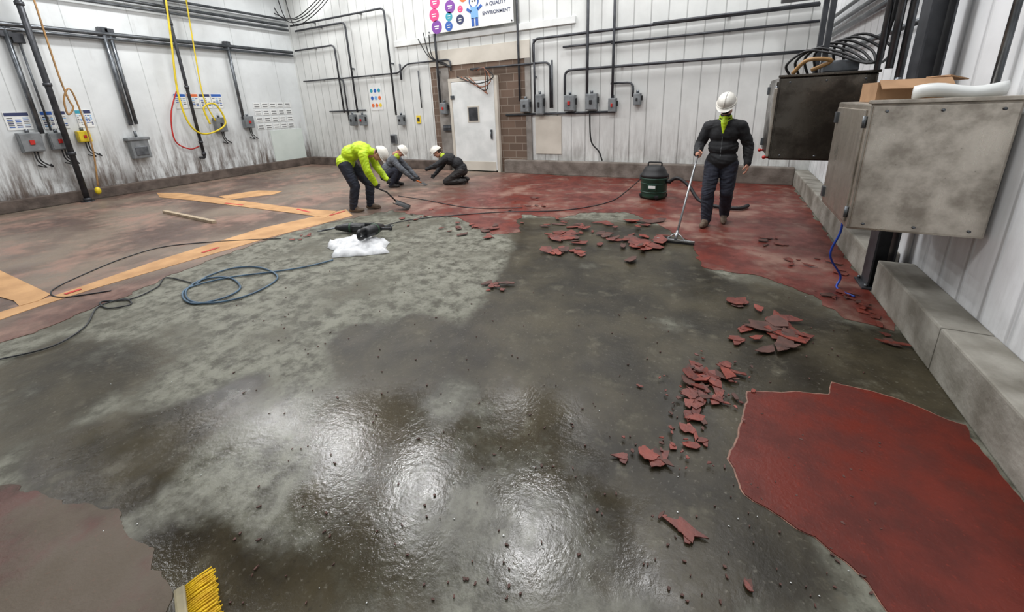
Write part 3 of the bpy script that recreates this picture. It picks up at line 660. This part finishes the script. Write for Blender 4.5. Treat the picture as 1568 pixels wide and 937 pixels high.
# broom
m_bris=mat('yellow_bristles',(240,200,20),(205,160,10),.6,scale=30,bump=.6,bscale=180)
m_blk2=mat('broom_block',(150,140,110),(110,104,84),.6)
mb=MB(); a=F(283,903,.03);a2=F(289,960,.03); tip=F(328,874,.03)
ud=(a2-a).normalized(); bd=(tip-a); bd=(bd-Vector((0,0,bd.z))); blen=bd.length; bd.normalize(); Lb=.34
rotM=Matrix.Rotation(math.atan2(ud.y,ud.x),4,'Z')
mb.box(a+ud*Lb/2-bd*.012+Vector((0,0,.003)),(Lb,.035,.055),m_blk2,.008,rotM)
for i in range(34):
    for j in range(5):
        p=a+ud*(Lb*(i+.5)/34)+Vector((0,0,-.018+.009*j)); e=p+bd*(blen*random.uniform(.92,1.03))+Vector((random.gauss(0,.004),random.gauss(0,.004),.012*(j-2)*.5))
        e.z=max(.006,e.z); mb.tube([p,p.lerp(e,.5)+Vector((0,0,.002)),e],[.0042,.0045,.003],m_bris,5)
hb=a+ud*Lb/2-bd*.02; mb.tube([hb,hb-bd*.15+Vector((0,0,.02)),hb+ud*.9-bd*.5+Vector((0,0,.02))],.012,m_yel,10); mb.obj('push_broom')
# ------------------------------------------------------------------ people
m_skin=mat('skin',(196,144,120),(180,126,104),.55,scale=20)
m_blackj=mat('black_fleece',(34,35,38),(22,23,26),.8,scale=12,bump=.3,bscale=120)
m_jean=mat('dark_trousers',(38,42,56),(26,29,40),.8,scale=10,bump=.3,bscale=120)
m_lime=mat('hi_vis_lime',(196,224,30),(164,196,20),.55,scale=7,bump=.2,bscale=60)
m_limed=mat('hi_vis_lime_dull',(190,210,50),None,.6)
m_greyj=mat('grey_jacket',(96,100,106),(72,76,82),.8,scale=10,bump=.3)
m_boot=mat('work_boot',(110,92,76),(78,64,52),.7,scale=12)
m_bootd=mat('black_boot',(40,36,34),(26,24,24),.6,scale=12)
m_hat=mat('white_hard_hat',(226,224,216),(212,208,198),.3)
m_hair=mat('dark_hair',(50,38,30),(34,26,20),.8,scale=40)
m_glove=mat('work_glove',(60,60,62),(40,40,42),.8)
m_eye=mat('eye_white',(230,228,222),None,.3); m_iris=mat('iris',(40,30,24),None,.3); m_lip=mat('lip',(160,90,80),None,.5)
m_mask=mat('black_face_mask',(28,28,30),(20,20,22),.8)
def remesh(prims,name,voxel,parent,wr=0.0,sm=6,origin=None):
    """prims: ('c',a,b,ra,rb,mat) or ('e',c,rad,rot,mat). one continuous surface"""
    mb=MB()
    for p in prims:
        if p[0]=='c': mb.cap(p[1],p[2],p[3],p[4],m_skin)
        else: mb.ell(p[1],p[2],m_skin,p[3])
    ob=mb.obj('tmp'); md=ob.modifiers.new('r','REMESH'); md.mode='VOXEL'; md.voxel_size=voxel
    s=ob.modifiers.new('s','SMOOTH'); s.factor=.5; s.iterations=sm
    dg=bpy.context.evaluated_depsgraph_get(); me=bpy.data.meshes.new_from_object(ob.evaluated_get(dg)); bpy.data.objects.remove(ob)
    n=len(me.vertices); co=np.zeros(n*3); me.vertices.foreach_get('co',co); co=co.reshape(-1,3)
    mats=[]; me.materials.clear()
    nf=len(me.polygons); fc=np.zeros(nf*3); me.polygons.foreach_get('center',fc); fc=fc.reshape(-1,3)
    D=[]
    for p in prims:
        m=p[-1]
        if m not in mats: mats.append(m)
        if p[0]=='c':
            a=np.array(p[1]);b_=np.array(p[2]);ab=b_-a; l2=max(ab@ab,1e-9); t=np.clip(((fc-a)@ab)/l2,0,1); q=a+t[:,None]*ab
            d=np.linalg.norm(fc-q,axis=1)-(p[3]+(p[4]-p[3])*t)
        else:
            R_=np.array((p[3] or Matrix.Identity(4)).to_3x3()); r=np.array(p[2]); l=(fc-np.array(p[1]))@R_
            d=(np.linalg.norm(l/r,axis=1)-1)*r.min()
        D.append(d)
    idx=np.array([mats.index(p[-1]) for p in prims])[np.argmin(np.array(D),axis=0)]
    for m in mats: me.materials.append(m)
    me.polygons.foreach_set('material_index',idx.astype(np.int32)); me.polygons.foreach_set('use_smooth',np.ones(nf,bool))
    if wr>0:
        no=np.zeros(n*3); me.vertices.foreach_get('normal',no); no=no.reshape(-1,3)
        for i in range(n):
            p=Vector(co[i]); q=p+noise.noise_vector(p*4)*.12
            k=(.5-abs(noise.noise(Vector((q.x*7,q.y*7,q.z*19)))))*1.3+.35*noise.noise(Vector((q.x*14+7,q.y*14,q.z*34)))-.4; co[i]+=no[i]*k*wr
        me.vertices.foreach_set('co',co.ravel())
    me.update(); ob=bpy.data.objects.new(name,me); scene.collection.objects.link(ob); ob.parent=parent; return ob
def basis(x,z):
    x=Vector(x).normalized(); z=Vector(z); y=z.cross(x).normalized(); z=x.cross(y)
    return Matrix((x,y,z)).transposed().to_4x4()
def hand(par,wrist,dirv,palm,thumbside,curl,m,name,closed=False):
    d=Vector(dirv).normalized(); pn=Vector(palm); pn=(pn-d*pn.dot(d)).normalized(); sdv=d.cross(pn); 
    if sdv.dot(Vector(thumbside))<0: sdv=-sdv
    w=Vector(wrist); pr=[]
    rot=Matrix((d,sdv,pn)).transposed().to_4x4()
    pr.append(('e',w+d*.05,(.058,.042,.019),rot,m)); pr.append(('c',w-d*.02,w+d*.03,.026,.028,m))
    for k,(off,ln) in enumerate(((.031,.072),(.011,.080),(-.010,.075),(-.030,.060))):
        base=w+d*.085+sdv*off-(d*.008 if k==3 else d*0); ang=curl*(1+.08*k); p=base
        for s_,(f,r1,r2) in enumerate(((.45,.0095,.009),(.32,.009,.0083),(.23,.0083,.007))):
            a_=ang*(s_+1); dd=(d*math.cos(a_)+pn*math.sin(a_)); e=p+dd*ln*f; pr.append(('c',p,e,r1,r2,m)); p=e
        pr.append(('c',w+d*.04+sdv*off*.7,base,.014,.0105,m))
    t0=w+d*.025+sdv*.026+pn*.004; td=(d*.6+sdv*.8+pn*.25).normalized(); t1=t0+td*.042; t2=t1+(d*.7+sdv*(.4-.9*min(1,curl))+pn*(.3+.8*min(1,curl))).normalized()*.03; t3=t2+(d*.7+sdv*(.1-.8*min(1,curl))+pn*(.3+.6*min(1,curl))).normalized()*.024
    pr+= [('c',t0,t1,.0145,.0115,m),('c',t1,t2,.0115,.0098,m),('c',t2,t3,.0098,.008,m)]
    remesh(pr,name,.0035,par,0,2)
def head(par,c,fwd,up,mask=False,hatm=None,hood=None):
    R_=basis(fwd,up); M=Matrix.Translation(Vector(c))@R_
    def q(f,l,u): return M@Vector((f,l,u))
    pr=[('e',q(-.01,0,.03),(.098,.078,.095),R_,m_skin),('e',q(.02,0,-.04),(.072,.062,.075),R_,m_skin),('e',q(.055,0,-.085),(.03,.034,.025),R_,m_skin),
        ('c',q(.083,0,.012),q(.108,0,-.022),.010,.014,m_skin),('c',q(.085,-.03,.03),q(.085,.03,.03),.012,.012,m_skin),
        ('e',q(.062,.036,-.022),(.022,.024,.022),R_,m_skin),('e',q(.062,-.036,-.022),(.022,.024,.022),R_,m_skin),
        ('e',q(-.005,.080,-.0),(.020,.010,.032),R_,m_skin),('e',q(-.005,-.080,-.0),(.020,.010,.032),R_,m_skin),
        ('c',q(.084,-.02,-.055),q(.084,.02,-.055),.008,.008,m_lip),
        ('e',q(-.03,0,.03),(.088,.082,.092),R_,m_hair),('c',q(-.03,0,-.05),q(-.06,0,-.16),.055,.056,m_skin)]
    if mask: pr.append(('e',q(.055,0,-.055),(.052,.055,.05),R_,m_mask))
    remesh(pr,'head',.006,par,0,3)
    mb=MB()
    for s_ in (-1,1):
        mb.ell(q(.078,.030*s_,.005),(.014,.014,.011),m_eye,R_); mb.ell(q(.090,.030*s_,.004),(.004,.006,.006),m_iris,R_)
        mb.cap(q(.090,.016*s_,.028),q(.082,.046*s_,.026),.004,.003,m_hair,8)
    mb.obj('eyes',par)
    mb=MB(); hm=hatm or m_hat; bm=bmesh.new(); rows=[]; nn=28; prof=[(0,.122),(.02,.120),(.05,.112),(.08,.095),(.10,.068),(.112,.035),(.116,.004)]
    for u,r in prof: rows.append([bm.verts.new(q(-.005+r*1.10*math.cos(2*math.pi*j/nn),r*.92*math.sin(2*math.pi*j/nn),.045+u)) for j in range(nn)])
    brim=[bm.verts.new(q(-.005+(.124+(.05 if math.cos(2*math.pi*j/nn)>.2 else .012)*1)*1.10*math.cos(2*math.pi*j/nn),(.134)*.92*math.sin(2*math.pi*j/nn),.036-.008*max(0,math.cos(2*math.pi*j/nn)))) for j in range(nn)]
    rows=[brim]+rows
    for i in range(len(rows)-1):
        for j in range(nn): bm.faces.new((rows[i][j],rows[i][(j+1)%nn],rows[i+1][(j+1)%nn],rows[i+1][j]))
    bm.faces.new(rows[-1]); bmesh.ops.recalc_face_normals(bm,faces=bm.faces); mb.add(bm,hm,None,True)
    mb.tube([q(-.13,0,.06),q(-.095,0,.130),q(-.03,0,.164),q(.05,0,.160),q(.105,0,.122),q(.127,0,.07)],.010,hm,8)
    mb.tube([q(-.005+.126*1.1*math.cos(a_),.126*.92*math.sin(a_),.05) for a_ in [2*math.pi*k/24 for k in range(25)]],.005,hm,6)
    mb.obj('hard_hat',par)
def person(name,O,Fd,J,top,leg,boot,glove,headt,mask=False,extra=None,curl=(.5,.5),bulk=1.0,handdir=None,palm=None,scarf=None,legb=1.0,hem=.2):
    par=empty(name); Fv=Vector((Fd[0],Fd[1],0)).normalized(); Lv=Vector((-Fv.y,Fv.x,0)); O=Vector((O[0],O[1],0))
    def w(p): return O+Fv*p[0]+Lv*p[1]+Vector((0,0,p[2]))
    def wv(p): return Fv*p[0]+Lv*p[1]+Vector((0,0,p[2]))
    j={k:w(v) for k,v in J.items()}; b_=bulk
    pel,mid,ch,nb=j['pel'],j['mid'],j['ch'],j['nb']
    def tr(a,b2):
        z=(b2-a).normalized(); x=Lv.cross(z); x=x if x.dot(Fv)+(-x.z)>0 else -x; y=z.cross(x); return Matrix((x.normalized(),y.normalized(),z)).transposed().to_4x4()
    pr=[]
    pr.append(('e',pel-(mid-pel)*.15,(.125,.17,.13),tr(pel,mid),leg))
    pr.append(('e',pel.lerp(mid,hem),(.145*b_,.18*b_,.15),tr(pel,mid),top))
    pr.append(('e',mid,(.138*b_,.172*b_,.16),tr(mid,ch),top)); pr.append(('e',ch,(.132*b_,.178*b_,.18),tr(ch,nb),top))
    pr.append(('e',ch.lerp(nb,.5),(.11*b_,.165*b_,.10),tr(ch,nb),top))
    pr.append(('c',ch.lerp(nb,.8),nb,.085,.07,scarf or top)); pr.append(('c',nb,nb.lerp(j['nt'],.5),.078,.072,top)); pr.append(('c',nb,j['nt'],.068,.058,scarf or m_skin))
    for s_ in ('R','L'):
        sh,el,wr,hp,kn,an=[j[k+s_] for k in ('sh','el','wr','hp','kn','an')]
        pr.append(('c',ch.lerp(nb,.6),sh,.08*b_,.072*b_,top)); pr.append(('c',sh,el,.073*b_,.062*b_,top)); pr.append(('c',el,el.lerp(wr,.45),.062*b_,.056*b_,top)); pr.append(('c',el.lerp(wr,.45),wr,.056*b_,.042*b_,top))
        pr.append(('c',wr.lerp(el,.06),wr,.043*b_,.043*b_,top))
        pr.append(('c',pel,hp,.12,.11,leg)); pr.append(('c',hp,kn,.108*legb,.080*legb,leg)); pr.append(('c',kn,kn.lerp(an,.4),.078*legb,.076*legb,leg)); pr.append(('c',kn.lerp(an,.4),an,.076*legb,.062*legb,leg))
        fd=J.get('ft'+s_,(1,0,0)); fd=wv(fd).normalized(); hd=Vector((0,0,1)) if abs(fd.z)<.7 else -Fv
        heel=an-fd*.045-hd*.055; ball=an+fd*.10-hd*.058; toe=an+fd*.165-hd*.062
        pr+= [('c',an+hd*.03,an-hd*.02,.052,.05,boot),('c',heel,ball,.042,.044,boot),('c',ball,toe,.046,.036,boot),('c',an,ball,.046,.044,boot)]
    if extra: pr+= extra(w,wv,j)
    remesh(pr,'body',.008,par,.010,8)
    hc=j['hd']; head(par,hc,wv(headt[0]),wv(headt[1]),mask)
    hd_=handdir or {}; pm_=palm or {}
    for i,s_ in enumerate(('R','L')):
        wr=j['wr'+s_]; el=j['el'+s_]; d=wv(hd_[s_]) if s_ in hd_ else (wr-el); pn=wv(pm_[s_]) if s_ in pm_ else (Lv if s_=='R' else -Lv)
        hand(par,wr,d,pn,Fv if s_ not in hd_ else wv(hd_.get('t'+s_,(1,0,0))),curl[i],glove,'hand_right' if s_=='R' else 'hand_left')
    return par,w,wv,j
def collar(w,wv,j):
    nb=j['nb']; F_=wv((1,0,0)); L_=wv((0,1,0)); U=Vector((0,0,1))
    return [('c',nb+F_*.125-U*.17,nb+F_*.10-U*.03,.012,.040,m_lime),('c',nb+F_*.03+U*.035+L_*.05,nb+F_*.07+U*.02,.03,.03,m_lime),('c',nb+F_*.03+U*.035-L_*.05,nb+F_*.07+U*.02,.03,.03,m_lime),('c',nb+F_*.147-U*.22,nb+F_*.150-U*.50,.006,.006,m_ebox),
     ('c',nb+L_*.065-U*.0,nb+F_*.10-U*.03,.026,.022,m_lime),('c',nb-L_*.065-U*.0,nb+F_*.10-U*.03,.026,.022,m_lime),('c',nb-F_*.07+U*.02,nb-L_*.06,.03,.03,m_blackj),('c',nb-F_*.07+U*.02,nb+L_*.06,.03,.03,m_blackj)]
JM=dict(pel=(0,0,.97),mid=(0,0,1.12),ch=(.02,0,1.32),nb=(.04,0,1.50),nt=(.07,0,1.58),hd=(.105,0,1.69),
 shR=(.03,-.195,1.405),elR=(.0,-.30,1.15),wrR=(.25,-.285,1.05),shL=(.03,.195,1.405),elL=(-.04,.30,1.15),wrL=(.03,.32,.91),
 hpR=(0,-.10,.90),knR=(.17,-.11,.50),anR=(.17,-.10,.105),hpL=(0,.10,.90),knL=(.04,.11,.49),anL=(-.18,.09,.12),ftL=(1,.1,-.12),ftR=(1,-.15,0))
person('worker_in_black_jacket',(.02,6.35),(-.12,-.99),JM,m_blackj,m_jean,m_boot,m_skin,((.75,-.1,-.62),(.62,0,.75)),True,collar,curl=(1.05,.35),bulk=1.14,hem=-.12,
  handdir={'R':(.9,.2,-.1),'tR':(0,.2,1)},palm={'R':(.0,.9,-.2)},legb=1.1)
mb=MB(); hb=Vector((-.415,5.27,.055)); 
Fv=Vector((-.12,-.99,0)).normalized(); Lv=Vector((-Fv.y,Fv.x,0)); hw=Vector((.02,6.35,0))+Fv*.33+Lv*(-.262)+Vector((0,0,1.035))
dr=(hw-hb).normalized(); topp=hw+dr*.12
m_alu=mat('aluminium_pole',(176,178,180),(150,152,154),.3,.8)
mb.tube([hb,topp],.014,m_alu,12); mb.cyl(topp-dr*.14,topp,.018,m_blk,n=12); mb.cyl(hb,hb+dr*.12,.02,m_alu,n=12)
mb.box((hb.x,hb.y,.04),(.46,.03,.025),m_alu,.004); mb.box((hb.x,hb.y-.01,.018),(.45,.008,.035),m_blk,.001)
mb.tube([(hb.x-.12,hb.y,.045),hb+dr*.10],.007,m_alu,8); mb.tube([(hb.x+.12,hb.y,.045),hb+dr*.10],.007,m_alu,8)
mb.obj('floor_squeegee')
JY=dict(pel=(-.26,0,.92),mid=(-.14,0,1.08),ch=(.05,0,1.14),nb=(.22,0,1.10),nt=(.29,0,1.08),hd=(.37,0,1.04),
 shR=(.14,-.19,1.06),elR=(.20,-.23,.78),wrR=(.27,-.12,.53),shL=(.14,.19,1.06),elL=(.22,.23,.78),wrL=(.42,.10,.56),
 hpR=(-.24,-.10,.88),knR=(-.10,-.13,.50),anR=(-.20,-.11,.105),hpL=(-.24,.10,.88),knL=(.08,.12,.50),anL=(.04,.11,.105))
person('worker_in_hi_vis_jacket',(-5.83,5.19),(.889,.457),JY,m_lime,m_jean,m_boot,m_glove,((.35,-.15,-.9),(.92,0,.35)),False,None,curl=(1.1,1.1),bulk=1.12,legb=1.1,hem=.0)
Fv=Vector((.889,.457,0)); Lv=Vector((-.457,.889,0)); O=Vector((-5.83,5.19,0))
def wy(f,l,z): return O+Fv*f+Lv*l+Vector((0,0,z))
mb=MB(); mb.tube([wy(.18,-.12,.50),wy(.30,-.09,.43),wy(.42,.0,.34),wy(.58,-.02,.16)],.014,m_blk,10)
mb.tube([wy(.18,-.17,.51),wy(.18,-.07,.51)],.014,m_blk,8)
bm=bmesh.new(); g=[]
for i in range(8):
    u=i/7; row=[]
    for jx in range(9):
        v=(jx/8-.5)*2; p=wy(.55+.26*u,-.02+v*(.12+.02*u-.05*max(0,u-.7)),.12-.10*u+.05*abs(v)**2.2*(1-.5*u)); row.append(p)
    g.append(row)
tv=[[bm.verts.new(p) for p in r] for r in g]; bv=[[bm.verts.new(p-Vector((0,0,.006))) for p in r] for r in g]
for i in range(7):
    for jx in range(8): bm.faces.new((tv[i][jx],tv[i][jx+1],tv[i+1][jx+1],tv[i+1][jx])); bm.faces.new((bv[i][jx],bv[i+1][jx],bv[i+1][jx+1],bv[i][jx+1]))
for i in range(7): bm.faces.new((tv[i][0],tv[i+1][0],bv[i+1][0],bv[i][0])); bm.faces.new((tv[i][8],bv[i][8],bv[i+1][8],tv[i+1][8]))
for jx in range(8): bm.faces.new((tv[0][jx],bv[0][jx],bv[0][jx+1],tv[0][jx+1])); bm.faces.new((tv[7][jx],tv[7][jx+1],bv[7][jx+1],bv[7][jx]))
mb.add(bm,m_tool,None,True); mb.obj('scoop_shovel')
JG=dict(pel=(-.18,0,.30),mid=(-.10,0,.46),ch=(.03,0,.60),nb=(.14,0,.74),nt=(.19,0,.79),hd=(.26,0,.84),
 shR=(.10,-.19,.67),elR=(.30,-.25,.45),wrR=(.50,-.16,.22),shL=(.10,.19,.67),elL=(.32,.2,.42),wrL=(.54,.10,.20),
 hpR=(-.16,-.11,.30),knR=(.20,-.19,.46),anR=(-.02,-.15,.105),hpL=(-.16,.11,.30),knL=(.20,.17,.44),anL=(.0,.14,.105))
def stripeG(w,wv,j): return [('c',w((.14,0,.72)),w((.16,-.05,.74)),.075,.07,m_limed)]
person('crouching_worker_in_grey_jacket',(-7.02,7.2),(.889,.457),JG,m_greyj,m_jean,m_bootd,m_glove,((.6,-.3,-.75),(.75,0,.6)),False,stripeG,curl=(.9,.9),bulk=1.08)
JD=dict(pel=(-.22,0,.34),mid=(-.12,0,.50),ch=(.05,0,.61),nb=(.20,0,.70),nt=(.26,0,.74),hd=(.34,0,.78),
 shR=(.14,-.19,.64),elR=(.30,-.24,.42),wrR=(.48,-.14,.22),shL=(.14,.19,.64),elL=(.36,.24,.50),wrL=(.56,.14,.42),
 hpR=(-.2,-.11,.32),knR=(.12,-.15,.09),anR=(-.30,-.13,.09),hpL=(-.2,.11,.32),knL=(.16,.15,.09),anL=(-.26,.13,.09),ftR=(-.5,0,-.86),ftL=(-.5,0,-.86))
def stripeD(w,wv,j): return [('c',w((.20,0,.70)),w((.20,.06,.70)),.072,.07,m_limed)]
person('kneeling_worker_in_dark_jacket',(-5.75,7.9),(-.889,-.457),JD,m_blackj,m_bootd,m_bootd,m_glove,((.8,.2,-.55),(.55,0,.8)),False,stripeD,curl=(.9,.9),bulk=1.08)
mb=MB(); o=Vector((-6.5,7.42,0)); mb.cyl((o.x-.05,o.y-.02,.17),(o.x+.10,o.y+.05,.08),.018,mat('orange_plastic',(215,110,40),None,.5),n=10); mb.box((o.x+.16,o.y+.08,.05),(.14,.10,.006),m_steel,.001,Matrix.Rotation(.35,4,'Y')); mb.obj('floor_scraper')
# ------------------------------------------------------------------ lights
def fixture(x,y,e):
    mb=MB(); mb.box((x,y,ZC-.14),(.46,1.10,.07),m_white,.02)
    for s_ in (-.4,.4): mb.cyl((x,y+s_,ZC-.11),(x,y+s_,ZC),.008,m_steel,n=6)
    mb.obj('linear_ceiling_light')
    l=bpy.data.lights.new('tube_light','AREA'); l.shape='RECTANGLE'; l.size=.34; l.size_y=1.0; l.energy=e; l.color=(.99,.99,1.0)
    o=bpy.data.objects.new('ceiling_light_lamp',l); o.location=(x,y,ZC-.185); scene.collection.objects.link(o)
LROWS=((4.7,102),(8.7,62),(.6,45))
for x in (-11.9,-9.6,-7.3,-4.9,-2.4,.1):
    for y,e in LROWS: fixture(x,y,e)
wd=bpy.data.worlds.new('World'); scene.world=wd; wd.use_nodes=True
bg=wd.node_tree.nodes['Background']; bg.inputs[0].default_value=(.95,.97,1,1); bg.inputs[1].default_value=.34
# ------------------------------------------------------------------ camera
cd=bpy.data.cameras.new('Camera'); cam=bpy.data.objects.new('Camera',cd); scene.collection.objects.link(cam)
cam.matrix_world=Matrix(((RGT.x,UPV.x,-FWD.x,CAM.x),(RGT.y,UPV.y,-FWD.y,CAM.y),(RGT.z,UPV.z,-FWD.z,CAM.z),(0,0,0,1)))
cd.sensor_width=36; cd.sensor_fit='HORIZONTAL'; cd.lens=FPX/1568*36; cd.shift_y=-(468.6-CYP)/1568; cd.clip_start=.05
scene.camera=cam
